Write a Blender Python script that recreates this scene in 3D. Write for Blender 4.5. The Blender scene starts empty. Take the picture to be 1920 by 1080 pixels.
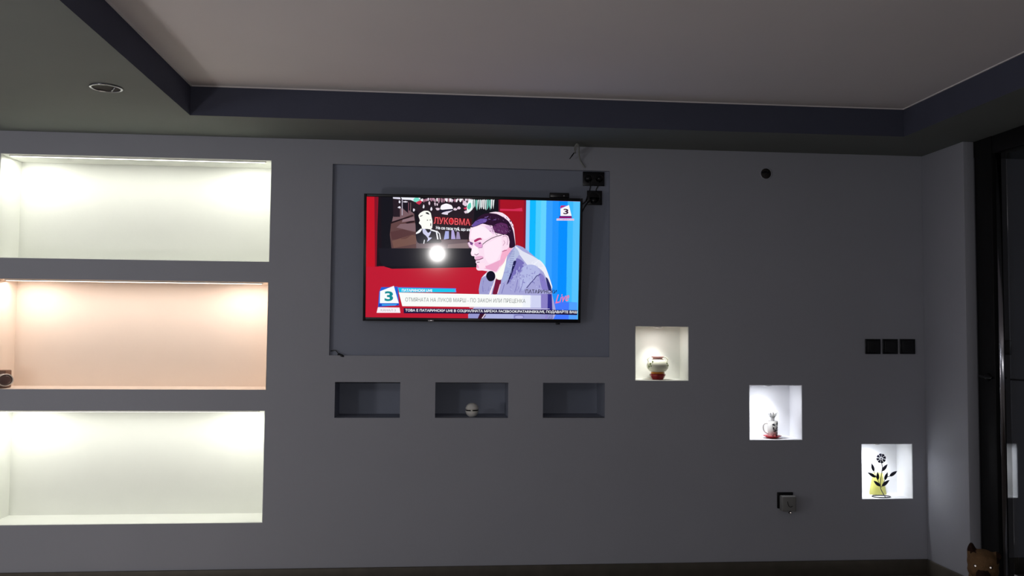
import bpy, bmesh, math, random
import numpy as np
from mathutils import Vector, Matrix
random.seed(4)
SC = bpy.context.scene
COL = SC.collection
PI = math.pi

# ---------------------------------------------------------------- camera
FPX = 1615.9
_p, _y, _r = .050999612, .08834570, .008922053
cp, sp, cy, sy, cr, sr = math.cos(_p), math.sin(_p), math.cos(_y), math.sin(_y), math.cos(_r), math.sin(_r)
fw = np.array([sy*cp, cy*cp, sp]); rt = np.array([cy, -sy, 0.0]); up = np.cross(rt, fw)
RM = np.array([cr*rt + sr*up, -sr*rt + cr*up, fw])
CAM = np.array([0.0, -4.8, 1.37])
cd = bpy.data.cameras.new('camera'); cam = bpy.data.objects.new('camera', cd); COL.objects.link(cam)
cd.sensor_width = 36; cd.lens = FPX*36/1920; cd.clip_start = .02
mw = Matrix.Identity(4)
for i in range(3):
    mw[i][0] = RM[0][i]; mw[i][1] = RM[1][i]; mw[i][2] = -RM[2][i]; mw[i][3] = CAM[i]
cam.matrix_world = mw
SC.camera = cam

# ---------------------------------------------------------------- world, exposure
W = bpy.data.worlds.new('night'); SC.world = W; W.use_nodes = True
W.node_tree.nodes['Background'].inputs[0].default_value = (.5, .6, .9, 1)
W.node_tree.nodes['Background'].inputs[1].default_value = .004
SC.view_settings.view_transform = 'Standard'
SC.view_settings.look = 'None'
SC.view_settings.exposure = 0.0
SC.view_settings.gamma = 1.0
SC.view_settings.use_curve_mapping = False

# ---------------------------------------------------------------- lights
def light(name, typ, loc, power, col=(1, 1, 1), size=.02, size_y=None, rot=(0, 0, 0), spot=None, blend=.6):
    l = bpy.data.lights.new(name, typ); l.energy = power; l.color = col
    if typ == 'AREA':
        l.shape = 'RECTANGLE' if size_y else 'DISK'; l.size = size
        if size_y: l.size_y = size_y
    else:
        l.shadow_soft_size = size
    if typ == 'SPOT': l.spot_size = spot; l.spot_blend = blend
    o = bpy.data.objects.new(name, l); COL.objects.link(o); o.location = loc; o.rotation_euler = rot
    return o
# the lit torch of the phone that took the picture (its reflection shows in the television)
light('phone_torch', 'POINT', (0.012, -4.80, 1.40), 30, (1, .97, .95), .006)
# general fill with no known source, added out of view to brighten the room
light('room_fill_light', 'POINT', (-2.5, -4.3, 2.05), 30, (.93, .95, 1.0), .18)

# low fill added out of view at the left to lift that end's wall brightness
light('left_fill_light', 'POINT', (-2.55, -2.3, 1.0), 26, (1.0, .95, .93), .16)

# ---------------------------------------------------------------- ray helpers: photograph pixel -> point of a real plane
def ray(px, py):
    return RM.T @ np.array([(px-960)/FPX, (540-py)/FPX, 1.0])
def P(px, py, x=None, y=None, z=None):
    d = ray(px, py)
    for i, v in enumerate((x, y, z)):
        if v is not None: return CAM + d*(v-CAM[i])/d[i]

# ---------------------------------------------------------------- materials
def lin(c):
    return tuple((v/255/12.92 if v/255 <= .04045 else ((v/255+.055)/1.055)**2.4) for v in c)
def mat(name, rgb, rough=.6, metal=0., noise=0., nscale=8., bump=0., bscale=60., spec=.5, trans=0., ior=1.45, linear=False, coat=0.):
    m = bpy.data.materials.new(name); m.use_nodes = True; nt = m.node_tree
    b = nt.nodes['Principled BSDF']; c = rgb if linear else lin(rgb)
    b.inputs['Base Color'].default_value = (*c, 1); b.inputs['Roughness'].default_value = rough
    b.inputs['Metallic'].default_value = metal; b.inputs['Specular IOR Level'].default_value = spec
    b.inputs['Transmission Weight'].default_value = trans; b.inputs['IOR'].default_value = ior
    b.inputs['Coat Weight'].default_value = coat
    tc = nt.nodes.new('ShaderNodeTexCoord')
    if noise > 0:
        n = nt.nodes.new('ShaderNodeTexNoise'); n.inputs['Scale'].default_value = nscale; n.inputs['Detail'].default_value = 5
        nt.links.new(tc.outputs['Object'], n.inputs['Vector'])
        mx = nt.nodes.new('ShaderNodeMix'); mx.data_type = 'RGBA'
        nt.links.new(n.outputs['Fac'], mx.inputs['Factor'])
        mx.inputs['A'].default_value = (*[v*(1-noise) for v in c], 1); mx.inputs['B'].default_value = (*[min(1, v*(1+noise)) for v in c], 1)
        nt.links.new(mx.outputs['Result'], b.inputs['Base Color'])
    if bump > 0:
        n = nt.nodes.new('ShaderNodeTexNoise'); n.inputs['Scale'].default_value = bscale; n.inputs['Detail'].default_value = 6
        nt.links.new(tc.outputs['Object'], n.inputs['Vector'])
        bp = nt.nodes.new('ShaderNodeBump'); bp.inputs['Strength'].default_value = bump; bp.inputs['Distance'].default_value = .004
        nt.links.new(n.outputs['Fac'], bp.inputs['Height']); nt.links.new(bp.outputs['Normal'], b.inputs['Normal'])
    return m
M = {
 'wall': mat('grey_wall_paint', (.405, .415, .465), .75, noise=.05, nscale=2.2, bump=.15, bscale=45, linear=True, spec=.2),
 'recess': mat('blue_grey_recess_paint', (.30, .325, .40), .75, noise=.05, nscale=3, bump=.1, linear=True, spec=.2),
 'white': mat('white_niche_paint', (.80, .81, .76), .8, noise=.02, bump=.08, linear=True, spec=.2),
 'peach': mat('peach_niche_paint', (.82, .70, .60), .8, noise=.02, bump=.08, linear=True, spec=.2),
 'coolwhite': mat('cool_white_niche_paint', (.80, .81, .84), .8, noise=.02, bump=.08, linear=True, spec=.2),
 'fascia': mat('dark_slate_fascia_paint', (.078, .084, .122), .8, noise=.08, bump=.1, linear=True, spec=.2),
 'soffit': mat('grey_soffit_paint', (.19, .205, .195), .8, noise=.08, nscale=2, bump=.1, linear=True, spec=.2),
 'ceiling': mat('warm_white_ceiling_paint', (.84, .80, .80), .85, noise=.04, nscale=1.5, bump=.1, linear=True, spec=.2),
 'floor': mat('brown_laminate_floor', (.17, .14, .115), .45, noise=.25, nscale=5, bump=.1, linear=True),
 'base': mat('dark_brown_baseboard_wood', (.085, .075, .06), .5, noise=.3, nscale=14, linear=True),
 'black': mat('matt_black_plastic', (.012, .012, .014), .45, noise=.2, nscale=30, linear=True),
 'gloss': mat('gloss_black_plastic', (.008, .008, .010), .25, noise=.1, nscale=30, linear=True),
 'tvframe': mat('dark_tv_bezel', (.010, .010, .014), .3, noise=.1, nscale=30, linear=True),
 'doorblack': mat('black_door_aluminium', (.012, .012, .013), .5, noise=.15, nscale=20, linear=True, spec=.15),
 'stile': mat('glossy_black_stile', (.012, .012, .013), .04, noise=.05, linear=True, spec=.9),
 'chrome': mat('chrome', (.75, .75, .78), .16, 1., noise=.03, linear=True),
 'brushed': mat('brushed_steel', (.30, .30, .33), .17, 1., noise=.05, linear=True),
 'greyplastic': mat('grey_plastic', (.24, .24, .235), .5, noise=.04, linear=True),
 'whiteplastic': mat('white_plastic', (.75, .74, .70), .4, noise=.03, linear=True),
 'cable': mat('pale_grey_cable', (.30, .31, .29), .5, noise=.05, linear=True),
 'red': mat('red_ceramic', (.42, .02, .03), .25, noise=.2, nscale=40, linear=True),
 'darkred': mat('dark_red_glaze', (.30, .015, .02), .25, noise=.3, nscale=50, linear=True),
 'orange': mat('orange_glaze', (.75, .26, .02), .3, noise=.2, nscale=60, linear=True),
 'pink': mat('pink_glaze', (.75, .36, .36), .3, noise=.1, nscale=60, linear=True),
 'green': mat('green_painted_sprigs', (.20, .28, .09), .5, noise=.3, nscale=70, linear=True),
 'cream': mat('cream_ceramic', (.82, .82, .66), .3, noise=.04, nscale=40, linear=True),
 'iron': mat('black_wrought_iron', (.010, .010, .022), .4, noise=.2, nscale=60, linear=True),
 'yellow': mat('yellow_green_frosted_glass', (.80, .78, .22), .35, noise=.1, nscale=30, linear=True, trans=.35),
 'yellowdeep': mat('lime_wax', (.55, .58, .08), .5, noise=.1, nscale=30, linear=True),
 'paper': mat('white_candle_wax', (.85, .85, .83), .5, noise=.02, linear=True),
 'brownbox': mat('brown_leatherette', (.16, .08, .05), .5, noise=.2, nscale=40, linear=True),
 'lenscream': mat('cream_plastic', (.66, .58, .52), .35, noise=.05, linear=True),
 'lensdark': mat('brown_lens_glass', (.10, .065, .06), .12, noise=.1, linear=True, coat=.5),
 'darkhole': mat('dark_box_interior', (.035, .03, .027), .8, noise=.3, nscale=40, linear=True),
 'fur': mat('reddish_brown_fur', (.155, .088, .042), .9, noise=.45, nscale=32, bump=.9, bscale=160, linear=True, spec=.15),
 'furdark': mat('dark_brown_fur', (.026, .012, .008), .9, noise=.4, nscale=50, bump=.8, bscale=180, linear=True, spec=.15),
 'nose': mat('black_dog_nose', (.01, .008, .008), .3, noise=.1, linear=True),
 'tapetum': mat('shining_dog_eye', (.95, .88, .82), .30, 1., linear=True),
 'sill': mat('pale_door_track', (.55, .55, .55), .5, noise=.1, linear=True),
}
def emis(name, rgb, s=1., linear=False):
    m = bpy.data.materials.new(name); m.use_nodes = True
    b = m.node_tree.nodes['Principled BSDF']; c = rgb if linear else lin(rgb)
    b.inputs['Base Color'].default_value = (0, 0, 0, 1)
    b.inputs['Emission Color'].default_value = (*c, 1); b.inputs['Emission Strength'].default_value = s
    b.inputs['Roughness'].default_value = .078; b.inputs['Specular IOR Level'].default_value = .5
    return m
pb = M['paper'].node_tree.nodes['Principled BSDF']; pb.inputs['Subsurface Weight'].default_value = 1; pb.inputs['Subsurface Radius'].default_value = (1, 1, 1); pb.inputs['Subsurface Scale'].default_value = .05
M['lamp_warm'] = emis('lit_warm_diffuser', (1, .95, .85), 5, True)
M['lamp_cool'] = emis('lit_cool_diffuser', (.95, .97, 1), 5, True)
# dark window glass: clear pane with its own reflection
g = bpy.data.materials.new('dark_glass_pane'); g.use_nodes = True
b = g.node_tree.nodes['Principled BSDF']; b.inputs['Base Color'].default_value = (.55, .58, .62, 1)
b.inputs['Transmission Weight'].default_value = 1; b.inputs['Roughness'].default_value = 0.0; b.inputs['IOR'].default_value = 2.2
M['glass'] = g

# ---------------------------------------------------------------- mesh builder
class MB:
    def __init__(s): s.bm = bmesh.new(); s.mats = []
    def mi(s, m):
        if m not in s.mats: s.mats.append(m)
        return s.mats.index(m)
    def _m(s, faces, m, smooth=False):
        i = s.mi(m)
        for f in faces: f.material_index = i; f.smooth = smooth
    def poly(s, pts, m):
        f = s.bm.faces.new([s.bm.verts.new(Vector(p)) for p in pts]); s._m([f], m); return f
    def box(s, a, b, m, bev=0., mtx=None, seg=2):
        t = bmesh.new(); bmesh.ops.create_cube(t, size=1)
        a = Vector(a); b = Vector(b); c = (a+b)/2; d = b-a
        for v in t.verts: v.co = Vector((v.co.x*abs(d.x), v.co.y*abs(d.y), v.co.z*abs(d.z))) + c
        if bev > 0: bmesh.ops.bevel(t, geom=t.edges[:], offset=bev, segments=seg, affect='EDGES', profile=.5)
        s.merge(t, m, mtx, bev > 0)
    def merge(s, t, m, mtx=None, smooth=False):
        i = s.mi(m); mp = {}
        for v in t.verts: mp[v] = s.bm.verts.new(mtx @ v.co if mtx else v.co)
        for f in t.faces:
            try: nf = s.bm.faces.new([mp[v] for v in f.verts])
            except ValueError: continue
            nf.material_index = i; nf.smooth = smooth
        t.free()
    def lathe(s, prof, m, loc=(0, 0, 0), n=32, mtx=None, sx=1, sy=1, flute=0, fl=0., smooth=True, cap=True):
        t = bmesh.new(); rings = []
        for r, z in prof:
            ring = []
            for k in range(n):
                a = 2*PI*k/n; rr = r*(1+fl*math.cos(flute*a)) if flute else r
                ring.append(t.verts.new((rr*math.cos(a)*sx, rr*math.sin(a)*sy, z)))
            rings.append(ring)
        for q in range(len(rings)-1):
            for k in range(n):
                t.faces.new((rings[q][k], rings[q][(k+1) % n], rings[q+1][(k+1) % n], rings[q+1][k]))
        if cap and prof[0][0] > 1e-5: t.faces.new(list(reversed(rings[0])))
        if cap and prof[-1][0] > 1e-5: t.faces.new(rings[-1])
        bmesh.ops.remove_doubles(t, verts=t.verts[:], dist=1e-6)
        mt = Matrix.Translation(loc) if mtx is None else mtx
        s.merge(t, m, mt, smooth)
    def tube(s, pts, r, m, n=10, smooth=True):
        pts = [Vector(p) for p in pts]; rs = r if isinstance(r, (list, tuple)) else [r]*len(pts)
        t = bmesh.new(); rings = []; ref = None
        for i, p in enumerate(pts):
            d = (pts[min(i+1, len(pts)-1)]-pts[max(i-1, 0)]).normalized()
            if ref is None or abs(d.dot(ref)) > .98:
                ref = Vector((0, 0, 1)) if abs(d.z) < .9 else Vector((1, 0, 0))
            u = d.cross(ref).normalized(); w = d.cross(u); ref = w if False else ref
            rings.append([t.verts.new(p+(u*math.cos(2*PI*k/n)+w*math.sin(2*PI*k/n))*rs[i]) for k in range(n)])
        for q in range(len(rings)-1):
            for k in range(n): t.faces.new((rings[q][k], rings[q][(k+1) % n], rings[q+1][(k+1) % n], rings[q+1][k]))
        t.faces.new(list(reversed(rings[0]))); t.faces.new(rings[-1])
        s.merge(t, m, None, smooth)
    def ell(s, c, r, m, u=24, v=14, mtx=None):
        t = bmesh.new(); bmesh.ops.create_uvsphere(t, u_segments=u, v_segments=v, radius=1)
        mt = (mtx or Matrix.Identity(4)) @ Matrix.Translation(c) @ Matrix.Diagonal((*r, 1))
        s.merge(t, m, mt, True)
    def build(s, name, parent=None, **kw):
        bmesh.ops.recalc_face_normals(s.bm, faces=s.bm.faces[:]) if kw.pop('fix', True) else None
        me = bpy.data.meshes.new(name); s.bm.to_mesh(me); s.bm.free()
        for m in s.mats: me.materials.append(M[m] if isinstance(m, str) else m)
        o = bpy.data.objects.new(name, me); COL.objects.link(o)
        if parent: o.parent = parent
        tag(o, **kw); return o
def tag(o, label=None, cat=None, group=None, kind=None):
    if label: o['label'] = label
    if cat: o['category'] = cat
    if group: o['group'] = group
    if kind: o['kind'] = kind
    return o
def empty(name, label, cat, loc=(0, 0, 0), rz=0., group=None):
    o = bpy.data.objects.new(name, None); COL.objects.link(o); o.location = loc; o.rotation_euler = (0, 0, rz)
    o.empty_display_size = .05
    return tag(o, label, cat, group)
def smooth_path(pts, n=8):
    pts = [Vector(p) for p in pts]; out = []
    for i in range(len(pts)-1):
        p0, p1, p2, p3 = pts[max(i-1, 0)], pts[i], pts[i+1], pts[min(i+2, len(pts)-1)]
        for k in range(n):
            t = k/n
            out.append(.5*((2*p1)+(-p0+p2)*t+(2*p0-5*p1+4*p2-p3)*t*t+(-p0+3*p1-3*p2+p3)*t**3))
    return out+[pts[-1]]

# ---------------------------------------------------------------- structure
ZS = 2.425          # underside of the dropped soffit
ZC = 2.574          # raised ceiling
XR = 2.840          # right pier face
YP = -.401          # front of the pier
FX0, FX1, FY = -1.220, 2.468, -.468   # tray opening
XL, YB = -3.3, -7.4                   # left wall, wall behind the camera
GX = 2.925          # glass plane
# niche openings (x0, x1, z0, z1) on the wall plane, read from the photograph
def rect(a, b, c, d):   # corners tl tr br bl -> averaged rectangle
    q = [P(*p, y=0) if p else None for p in (a, b, c, d)]
    x0 = np.mean([t[0] for t in (q[0], q[3]) if t is not None]); x1 = np.mean([t[0] for t in (q[1], q[2]) if t is not None])
    z1 = np.mean([t[2] for t in (q[0], q[1]) if t is not None]); z0 = np.mean([t[2] for t in (q[2], q[3]) if t is not None])
    return (float(x0), float(x1), float(z0), float(z1))
xl = P(2, 290, y=0)[0]
nA = rect((2, 288), (508, 302), (504, 490), None); nA = (xl, nA[1], nA[2], nA[3])
nB = rect(None, (502, 530), (498, 730), None);     nB = (xl, nB[1], nB[2], nB[3])
nC = rect(None, (496, 771), (490.5, 979), None);   nC = (xl, nC[1], nC[2], nC[3])
nT = rect((624, 307), (1143, 321), (1143, 668), (617, 668))
s1 = rect((628, 718), (750, 718), (750, 783), (627, 784))
s2 = rect((816, 718), (953, 718), (953, 783), (816, 783))
s3 = rect((1018, 718), (1134, 718), (1134, 783), (1018, 782))
q1 = rect((1192, 612), (1289, 614), (1291, 713), (1192, 713))
q2 = rect((1405, 723), (1502, 723), (1504, 824), (1407, 824))
q3 = rect((1616, 833), (1709.5, 833), (1711, 935), (1617, 934))
NICHES = [('A', nA, .235, 'white'), ('B', nB, .235, 'peach'), ('C', nC, .235, 'white'), ('T', nT, .024, 'recess'),
          ('s1', s1, .24, 'recess'), ('s2', s2, .24, 'recess'), ('s3', s3, .24, 'recess'),
          ('q1', q1, .17, 'white'), ('q2', q2, .17, 'coolwhite'), ('q3', q3, .17, 'coolwhite')]
LIP = .003
wb = MB()
xs = {XL, 3.25}; zs = {0., 2.75}
for _, r, d, m in NICHES:
    L = LIP if d > .1 and m != 'recess' else 0
    xs |= {r[0]-L, r[1]+L}; zs |= {r[2]-L, r[3]+L}
xs = sorted(xs); zs = sorted(zs)
vd = {}
def wv(x, z):
    if (x, z) not in vd: vd[(x, z)] = wb.bm.verts.new((x, 0, z))
    return vd[(x, z)]
wi = wb.mi('wall')
for i in range(len(xs)-1):
    for k in range(len(zs)-1):
        cx, cz = (xs[i]+xs[i+1])/2, (zs[k]+zs[k+1])/2
        if any(r[0]-.004 < cx < r[1]+.004 and r[2]-.004 < cz < r[3]+.004 for _, r, d, m in NICHES): continue
        f = wb.bm.faces.new((wv(xs[i], zs[k]), wv(xs[i+1], zs[k]), wv(xs[i+1], zs[k+1]), wv(xs[i], zs[k+1]))); f.material_index = wi
wb.poly([(XL, .32, 0), (3.25, .32, 0), (3.25, .32, 2.75), (XL, .32, 2.75)], 'wall')
wall = wb.build('wall_back', kind='structure', fix=False, label='grey back wall with lit shelf niches and television recess')
NL = {'A': 'top large lit niche with cream white interior', 'B': 'middle large lit niche with peach interior', 'C': 'bottom large lit niche with cream white interior',
      'T': 'shallow blue grey recess behind the television', 's1': 'left small unlit niche under the television', 's2': 'middle small unlit niche under the television',
      's3': 'right small unlit niche under the television', 'q1': 'highest small square lit niche', 'q2': 'middle small square lit niche', 'q3': 'lowest small square lit niche'}
for nm, (x0, x1, z0, z1), d, m in NICHES:
    L = LIP if d > .1 and m != 'recess' else 0
    n = MB()
    def ring(y, g): return [(x0-g, y, z0-g), (x1+g, y, z0-g), (x1+g, y, z1+g), (x0-g, y, z1+g)]
    R = [ring(0, L), ring(L, 0), ring(d, 0)] if L else [ring(0, 0), ring(d, 0)]
    for a, b_ in zip(R, R[1:]):
        for k in range(4): n.poly([a[k], a[(k+1) % 4], b_[(k+1) % 4], b_[k]], m)
    n.poly(R[-1], m)
    n.build('recess' if nm == 'T' else 'niche', wall, fix=False, label=NL[nm])

# ceiling tray
c = MB(); c.box((FX0-.3, YB, ZC), (FX1+.3, FY+.3, ZC+.08), 'ceiling'); c.build('ceiling', kind='structure')
t = MB()
YT = -5.6
i_s = t.mi('soffit'); i_f = t.mi('fascia')
def quad(mb, pts, m): mb.poly(pts, m)
X0, X1_, Y1_ = XL, 3.25, .0
for a, b_ in (((X0, YB), (FX0, Y1_)), ((FX0, FY), (FX1, Y1_)), ((FX1, YB), (X1_, Y1_)), ((FX0, YB), (FX1, YT))):
    quad(t, [(a[0], a[1], ZS), (b_[0], a[1], ZS), (b_[0], b_[1], ZS), (a[0], b_[1], ZS)], 'soffit')
t.build('trim_1', kind='structure', fix=False, label='dropped grey soffit around the raised ceiling')
t = MB()
o_ = [(FX0, YT), (FX1, YT), (FX1, FY), (FX0, FY)]
for k in range(4):
    a, b_ = o_[k], o_[(k+1) % 4]
    quad(t, [(*a, ZS), (*b_, ZS), (*b_, ZC), (*a, ZC)], 'fascia')
t.build('trim_2', kind='structure', fix=False, label='dark slate fascia band of the raised ceiling')
t = MB()
for k in range(4):
    a, b_ = o_[k], o_[(k+1) % 4]
    ax, ay, bx, by = min(a[0], b_[0]), min(a[1], b_[1]), max(a[0], b_[0]), max(a[1], b_[1])
    if ax == bx: t.box((ax-.006 if ax > 0 else ax, ay, ZC-.005), (ax if ax > 0 else ax+.006, by, ZC), 'ceiling')
    else: t.box((ax, ay-.006 if ay > -2 else ay, ZC-.005), (bx, ay if ay > -2 else ay+.006, ZC), 'ceiling')
t.build('trim_3', kind='structure', label='thin pale bead added as the bright line along the top of the fascia')  # bead added to draw the highlight on the fascia's upper edge
# floor and other walls
f = MB(); f.box((XL-.1, YB-.1, -.1), (5.0, .35, 0), 'floor'); f.build('floor', kind='structure')
f = MB(); f.box((XL-.1, YB-.1, 0), (XL, .3, 2.75), 'wall'); f.build('wall_left', kind='structure')
f = MB(); f.box((XL-.1, YB-.1, 0), (3.3, YB, 2.75), 'wall'); f.build('wall_front', kind='structure')
f = MB(); f.box((XR, YP, 0), (2.902, 0, ZS), 'wall', bev=.003); f.build('wall_right', kind='structure', label='narrow grey pier beside the glass door')
f = MB(); f.box((XR, YB, 0), (3.1, -4.3, ZS), 'wall'); f.build('wall_right_rear', kind='structure')
f = MB(); f.box((XL, -.014, 0), (XR, 0, .088), 'base', bev=.003); f.build('baseboard_back', kind='structure')
f = MB(); f.box((XR-.014, YP+.002, 0), (XR, -.014, .088), 'base', bev=.003); f.build('baseboard_right', kind='structure')

# glass door at the right
door = bpy.data.objects.new('door_1', None); COL.objects.link(door); door.location = (2.96, -.41, 0); tag(door, 'black framed sliding glass door beyond the pier', kind='structure')
def dpart(mb, name, label=None):
    o = mb.build(name, None, label=label); o.data.transform(Matrix.Translation((-2.96, .41, 0))); o.parent = door; return o
yc0, yc1, yc2 = P(1873, 640, x=GX)[1], P(1883.5, 640, x=GX)[1], P(1893, 640, x=GX)[1]
d = MB()
d.box((2.904, yc0+.004, 0), (2.958, YP, ZS), 'doorblack', bev=.003)
d.box((2.908, -4.3, 2.33), (3.0, yc0, ZS), 'doorblack', bev=.004)
dpart(d, 'door_frame', 'black aluminium frame')
d = MB(); d.lathe([(.0155, .04), (.0155, 2.33)], 'brushed', n=28, mtx=Matrix.Translation((GX+.003, (yc0+yc1)/2, 0)) @ Matrix.Rotation(-.614, 4, 'Z'), sx=1, sy=.28); dpart(d, 'chrome_strip', 'shiny vertical metal strip')
d = MB()
d.box((GX+.0005, yc2, .03), (GX+.03, yc1, 2.33), 'stile')
d.box((GX-.004, -2.36, .03), (GX+.03, -2.28, 2.33), 'doorblack', bev=.003)
dpart(d, 'door_leaf')
d = MB(); d.box((GX-.002, -2.28, .03), (GX+.03, yc2, .172), 'sill', bev=.003); dpart(d, 'bottom_rail', 'pale grey bottom rail')
d = MB(); d.box((GX, -2.28, .16), (GX+.008, yc2, 2.33), 'glass'); dpart(d, 'glass_pane', 'dark reflecting glass')
d = MB(); d.box((GX, -4.3, .03), (GX+.008, -2.36, 2.33), 'glass'); dpart(d, 'glass_pane')
d = MB(); d.box((2.87, -4.3, 0), (3.0, yc0-.02, .026), 'sill', bev=.003); dpart(d, 'door_track', 'pale grey track')
hp = P(1851, 707, x=2.895)
d = MB()
d.lathe([(0, 0), (.020, 0), (.021, .004), (.014, .012), (.010, .022), (0, .024)], 'gloss', mtx=Matrix.Translation((2.906, hp[1], hp[2])) @ Matrix.Rotation(-PI/2, 4, 'Y'), n=28)
d.tube(smooth_path([(2.885, hp[1]+.05, hp[2]+.004), (2.884, hp[1], hp[2]), (2.888, hp[1]-.05, hp[2]-.002)]), .0065, 'gloss')
dpart(d, 'door_handle', 'black door handle')
d = MB(); d.tube([(GX-.006, yc2-.01, hp[2]-.004), (GX-.006, yc2-.4, hp[2]-.002)], .0045, 'gloss'); dpart(d, 'handle_reflection', 'thin black bar in place of the handle reflection')  # dark bar modelled on the pane as the handle's mirror image

# ---------------------------------------------------------------- recessed downlight in the soffit
dl = empty('recessed_downlight', 'unlit chrome recessed downlight in the grey soffit above the left shelf niches', 'ceiling light', (-1.450, -.930, ZS), .5)
m = MB(); m.lathe([(.058, -.001), (.066, 0), (.069, -.002), (.067, -.006), (.060, -.007), (.057, -.004), (.058, -.001)], 'brushed', n=48, cap=False); m.build('ring', dl)
m = MB(); m.lathe([(.058, -.003), (.045, -.002), (.020, -.0015), (0, -.001)], 'darkhole', n=40, cap=False); m.build('bulb', dl)
m = MB(); m.tube([(.030, -.040, -.006), (.024, 0, -.010), (.030, .040, -.006)], .0035, 'brushed'); m.ell((-.008, .050, -.006), (.014, .004, .003), 'chrome'); m.build('clip', dl)

# ---------------------------------------------------------------- television (tilted forward a little on its bracket)
TA = .0865
tvc = P(886.5, 485.5, y=-.055)
tv = empty('television', 'black flat screen television showing a man in glasses on a news programme', 'television', tuple(tvc)); tv.rotation_euler = (TA, 0, 0)
_n = np.array([0, -math.cos(TA), -math.sin(TA)]); _v = np.array([0, -math.sin(TA), math.cos(TA)])
def S(px, py):
    d = ray(px, py); t_ = np.dot(tvc-CAM, _n)/np.dot(d, _n); q = CAM+d*t_-tvc
    return float(q[0]), float(np.dot(q, _v))
def around(*pts): return [S(*p) for p in pts]
tl, tr, br, bl = around((682, 361), (1093.5, 374), (1087, 606), (681, 601))
U0, U1, V0, V1 = (tl[0]+bl[0])/2, (tr[0]+br[0])/2, (bl[1]+br[1])/2, (tl[1]+tr[1])/2
stl, str_, sbr, sbl = around((687, 367.5), (1088.5, 378.8), (1082.5, 599.5), (686, 594))
u0, u1, v0, v1 = (stl[0]+sbl[0])/2, (str_[0]+sbr[0])/2, (sbl[1]+sbr[1])/2, (stl[1]+str_[1])/2
def frame(mb, a, b, c, d, e, f_, g_, h, w0, w1, m):   # rectangular ring outer a b c d (u0 u1 v0 v1), inner e f g h
    mb.box((a, w0, c), (e, w1, d), m, bev=.0015); mb.box((f_, w0, c), (b, w1, d), m, bev=.0015)
    mb.box((e, w0, c), (f_, w1, g_), m, bev=.0015); mb.box((e, w0, h), (f_, w1, d), m, bev=.0015)
m = MB(); frame(m, U0, U1, V0, V1, u0, u1, v0, v1, -.005, .004, 'tvframe'); m.build('bezel', tv)
m = MB(); m.box((U0+.001, .004, V0+.001), (U1-.001, .022, V1-.001), 'black', bev=.004)
m.box((U0+.15, .022, V0+.06), (U1-.15, .040, V1-.28), 'black', bev=.006); m.build('back_cover', tv)
m = MB(); m.box((-.10, .040, -.10), (.10, .068, .10), 'black', bev=.004); m.build('wall_bracket', tv)
lu, lv = S(808, 601)
m = MB(); m.box((lu-.016, -.0075, lv-.004), (lu+.016, -.004, lv+.004), 'chrome', bev=.0015); m.build('maker_badge', tv, label='small shiny badge')
lu, lv = S(1046, 607)
m = MB(); m.box((lu-.012, -.004, lv-.004), (lu+.012, .010, lv+.004), 'gloss', bev=.002); m.build('remote_sensor', tv)

sc = MB(); EM = {}
def em(rgb):
    if rgb not in EM: EM[rgb] = emis('screen_colour', rgb, 1.0)
    return EM[rgb]
LY = .00025
def draw(pts, rgb, layer):
    if 9 <= layer <= 25 and len(pts) >= 5:      # rounded outlines for people, cloth and crowd
        q = [Vector((p[0], p[1], 0)) for p in pts]; N = len(q); pts = []
        for i in range(N):
            a_, b1, c1, d1 = q[i-1], q[i], q[(i+1) % N], q[(i+2) % N]
            for k in range(3):
                t = k/3; w = .5*((2*b1)+(-a_+c1)*t+(2*a_-5*b1+4*c1-d1)*t*t+(-a_+3*b1-3*c1+d1)*t**3)*1.0
                lp = b1.lerp(c1, t); w = lp.lerp(w, .6); pts.append((w.x, w.y))
    f = sc.poly([(u, -LY*layer, v) for u, v in (S(*p) for p in pts)], em(rgb))
    f.normal_update()
    if f.normal.y > 0: f.normal_flip()
def clampu(pts): return pts
za = lambda L: [(860+x/9.816, 390+y/9.816) for x, y in L]
zb = lambda L: [(860+x/9.816, 490+y/9.816) for x, y in L]
zc = lambda L: [(730+x/12, 365+y/12) for x, y in L]
zd = lambda L: [(680+x/9.143, 535+y/9.143) for x, y in L]
ze = lambda L: [(880+x/9.143, 535+y/9.143) for x, y in L]
zg = lambda L: [(670+x/8.309, 350+y/8.309) for x, y in L]
zh = lambda L: [(880+x/8.309, 350+y/8.309) for x, y in L]
def line(pts, w, rgb, layer):
    q = [Vector(S(*p)) for p in pts]; w = w*.00292/2
    for a, b_ in zip(q, q[1:]):
        d = (b_-a).normalized(); n = Vector((-d.y, d.x))*w; a2, b2 = a-d*w*.4, b_+d*w*.4
        f = sc.poly([(p.x, -LY*layer, p.y) for p in (a2-n, b2-n, b2+n, a2+n)], em(rgb)); f.normal_update()
        if f.normal.y > 0: f.normal_flip()
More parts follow.
